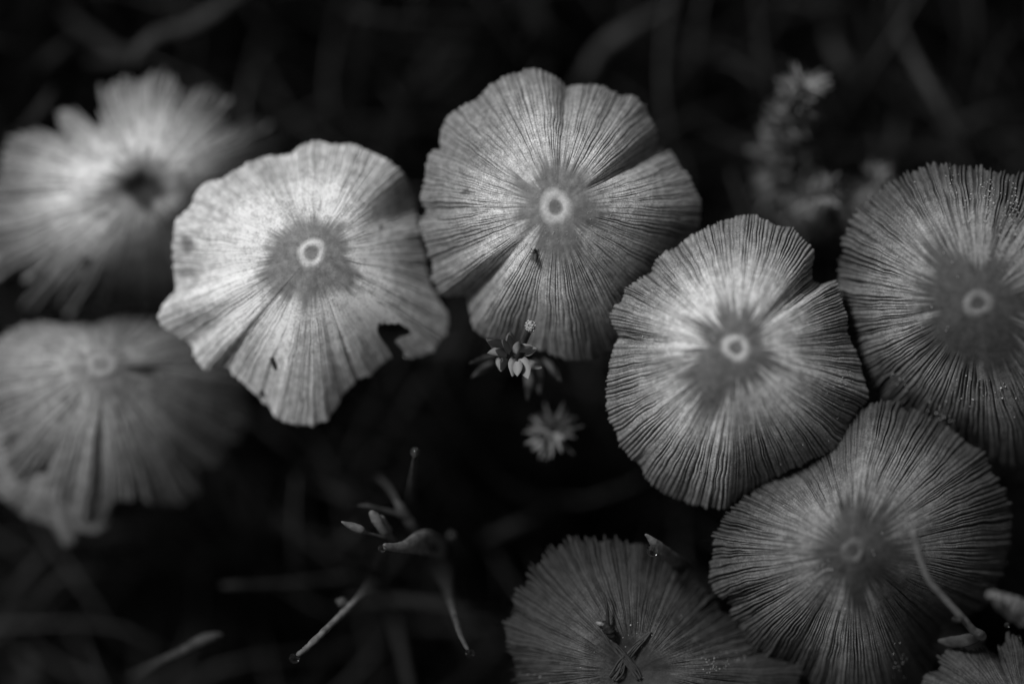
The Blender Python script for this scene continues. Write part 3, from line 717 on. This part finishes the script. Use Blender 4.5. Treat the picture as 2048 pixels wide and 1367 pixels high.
bristle('seed_husk', 'dark shrivelled seed husk on the funnel mushroom', [(1199,1246,.5,4),(1208,1248,.9,9),(1217,1258,.9,10),(1224,1270,.7,7),(1230,1280,.5,3)], M['dark'], 'debris', .8, .35, capz=m7, group=grp, seed=5)
bristle('dry_bristle', 'thin dark curved bristle standing from the seed husk', [(1216,1250,.9,4),(1215,1228,1.5,3.4),(1213,1205,2.0,2.4),(1210,1190,2.3,1.7),(1204,1181,2.4,1.2),(1197,1180,2.4,.7)], M['dark'], 'bristle', 1, 0, capz=m7, group=grp)
bristle('pale_flake', 'pale crumb at the edge of the seed husk', [(1192,1244,.7,2),(1198,1246,1.1,5),(1205,1248,1.2,4)], M['bud'], 'debris', .7, .3, capz=m7, group=grp, seed=6)
bristle('dirt_speck', 'tiny dark speck stuck beside the palest mushroom torn nick', [(541,716,.1,3),(546,724,.2,5),(552,735,.1,3)], M['dark'], 'debris', .5, .3, capz=m2)

# --- fly on the scalloped cap
def fly():
    cx_, cy_ = 1068, 509
    z = m3.z(cx_, cy_)
    base = P(cx_, cy_, z)
    r = empty('fly', base); tag(r, 'tiny dark fly resting on the scalloped grey cap', 'fly')
    u = MM / PXMM
    def ell(name, c, rad, m, parent=r):
        V, F = [], []; nu, nv = 10, 7
        for i in range(nv + 1):
            ph = math.pi * i / nv
            for k in range(nu):
                th = 2 * math.pi * k / nu
                V.append(Vector((c[0] + rad[0] * math.sin(ph) * math.cos(th), c[1] + rad[1] * math.cos(ph), c[2] + rad[2] * math.sin(ph) * math.sin(th))) * u)
        for i in range(nv):
            for k in range(nu): F.append((i * nu + k, i * nu + (k + 1) % nu, (i + 1) * nu + (k + 1) % nu, (i + 1) * nu + k))
        return link(name, mesh(name, V, F), m, parent)
    ell('body', (0, -3, 5.5), (4.2, 8, 4), M['chitin']); ell('thorax', (0, 4, 6), (3.8, 4.5, 4), M['chitin'])
    hd = ell('head', (0.5, 9.5, 5.5), (3, 2.4, 2.6), M['chitin'])
    for sx_ in (-1, 1):
        ell('wing', (sx_ * 2.6, -6, 9.6 + sx_ * .5), (2.6, 8.5, .35), M['wing'])
        ell('eye', (.5 + sx_ * 2, 10.2, 6.3), (1.1, 1.2, 1.2), M['dark'], hd)
        for k, yy in enumerate((7, 3, -1)):
            s_ = [(Vector((sx_ * 3, yy, 5)) * u, .8 * u), (Vector((sx_ * 6.5, yy + (3, .5, -2)[k], 6)) * u, .7 * u), (Vector((sx_ * 9.5, yy + (6, .5, -6)[k], .2)) * u, .45 * u)]
            V, F = tube_data(s_, seg=5, sub=3)
            link('leg', mesh('leg', V, F), M['chitin'], r)
    r.rotation_euler = (0, 0, math.radians(-8))
fly()

# --- background twigs, grass stems and leaves
def bgstalk(name, label, pts, cat, m='stalk_dim', flat=1.0, group='dim stems in the background'):
    q = pxtube(pts); base = q[0][0].copy()
    V, F = tube_data(q, seg=8, sub=6, flat=flat, rough=.08, rng=random.Random(len(label)))
    o = link(name, mesh(name, [v - base for v in V], F), M[m], None, base)
    tag(o, label, cat, group)
tw = empty('forked_twig', P(600, -140, G))
tag(tw, 'forked pale twig lying above the ragged petal-lobed mushroom', 'twig')
tb = P(600, -140, G)
tube('main_branch', pxtube([(600,-140,G,14),(560,-80,-60,16),(470,-5,-44,17),(390,50,-40,17),(325,72,-38,18),(292,92,-36,17),(270,128,-38,12)]), M['stalk'], tw, tb, rough=.08, rng=random.Random(1))
tube('side_branch', pxtube([(285,100,-38,12),(240,108,-42,16),(200,80,-45,13),(150,45,-50,12),(120,10,-56,8)]), M['stalk_dim'], tw, tb)
tube('side_branch', pxtube([(280,118,-39,9),(230,122,-42,11),(180,122,-46,8)]), M['stalk_dim'], tw, tb)
bgstalk('grass_stem', 'dim leaning grass blade beside the split lobes of the ragged mushroom', [(30,300,G,10),(45,270,-40,12),(80,225,-34,13),(105,180,-34,6)], 'grass')
bgstalk('grass_stem', 'dim blade with a rounded end below the forked twig', [(70,170,G,10),(85,140,-50,14),(110,110,-44,13),(150,80,-46,8)], 'grass')
bgstalk('grass_stem', 'dim stem curving up behind the top of the scalloped mushroom', [(1150,230,G,12),(1165,170,-52,15),(1195,110,-48,15),(1240,70,-46,17),(1310,30,-46,10),(1350,-10,-48,6)], 'grass', 'stalk')
bgstalk('grass_stem', 'dim short blade pointing down above the scalloped mushroom', [(1060,-30,G,12),(1070,10,-58,14),(1085,50,-55,14),(1095,75,-56,7)], 'grass')
bgstalk('grass_stem', 'dim blade lying level above the scalloped mushroom', [(790,230,G,10),(830,195,-60,14),(900,130,-56,14),(930,90,-58,8)], 'grass')
bgstalk('grass_stem', 'dim long straight grass stem reaching down to the grain-dusted mushroom', [(1965,350,G,9),(1935,310,-45,10),(1890,230,-38,11),(1845,150,-38,11),(1810,85,-44,8),(1790,40,-52,5)], 'grass', 'stalk')
bgstalk('grass_stem', 'dim forked-looking upright stem right of the tall moss shoot', [(1745,220,G,9),(1742,170,-55,9),(1738,90,-50,10),(1732,35,-50,9)], 'grass')
bgstalk('grass_stem', 'dim short blade next to the upright stem', [(1710,175,G,10),(1700,155,-52,13),(1675,110,-50,14),(1655,75,-54,6)], 'grass', 'stalk')
bgstalk('grass_stem', 'dim faint blade rising above the grain-dusted mushroom', [(1795,340,G,9),(1792,310,-50,10),(1795,270,-48,10),(1800,230,-52,5)], 'grass')
bgstalk('grass_stem', 'dim level stem crossing between the beaded stalk and the funnel mushroom', [(1080,1260,G,10),(1030,1240,-50,10),(960,1226,-32,10),(870,1207,-30,11),(800,1200,-32,11),(740,1202,-38,9),(690,1206,-50,6)], 'grass')
bgstalk('grass_stem', 'dim slender stem below the budding plant, pointing to the left lobed caps', [(760,1140,G,7),(720,1150,-40,8),(640,1160,-32,7),(540,1168,-28,7),(470,1170,-25,8),(445,1170,-25,4)], 'grass')
bgstalk('grass_stem', 'dim upright stem below the level stem', [(785,1180,G,9),(790,1220,-45,10),(800,1280,-32,10),(815,1350,-28,11),(830,1410,-30,9)], 'grass')
bgstalk('dry_leaf', 'dim pointed dry leaf left of the budding plant', [(400,1130,G,8),(430,1120,-55,14),(480,1098,-46,26),(530,1075,-46,14),(590,1050,-52,6)], 'leaf', 'stalk_dim', .3)
bgstalk('grass_stem', 'dim blade slanting up between budding plant and funnel mushroom', [(930,1110,G,9),(960,1085,-45,10),(1010,1060,-38,12),(1060,1040,-40,10),(1090,1020,-46,5)], 'grass')
bgstalk('grass_stem', 'dim small pale-ended stem right of the wedge leaf', [(935,1150,G,8),(930,1120,-40,8),(915,1090,-22,8),(903,1070,-17,9)], 'grass', 'stalk')
bgstalk('dry_leaf', 'dim curled leaf at the foot of the club-tipped stalk', [(270,1400,G,6),(245,1375,-40,18),(215,1345,-30,24),(195,1320,-26,14),(182,1290,-24,4)], 'leaf', 'stalk', .35)
bgstalk('dry_leaf', 'dim broad leaf in the dark below the small lobed mushroom', [(20,1400,G,8),(45,1375,-50,24),(65,1345,-46,28),(40,1310,-48,10)], 'leaf', 'stalk_dim', .35)
bgstalk('grass_stem', 'dim upright blade below the small lobed mushroom', [(5,1270,G,8),(10,1240,-45,9),(30,1180,-40,10),(80,1120,-40,12),(95,1090,-44,6)], 'grass')
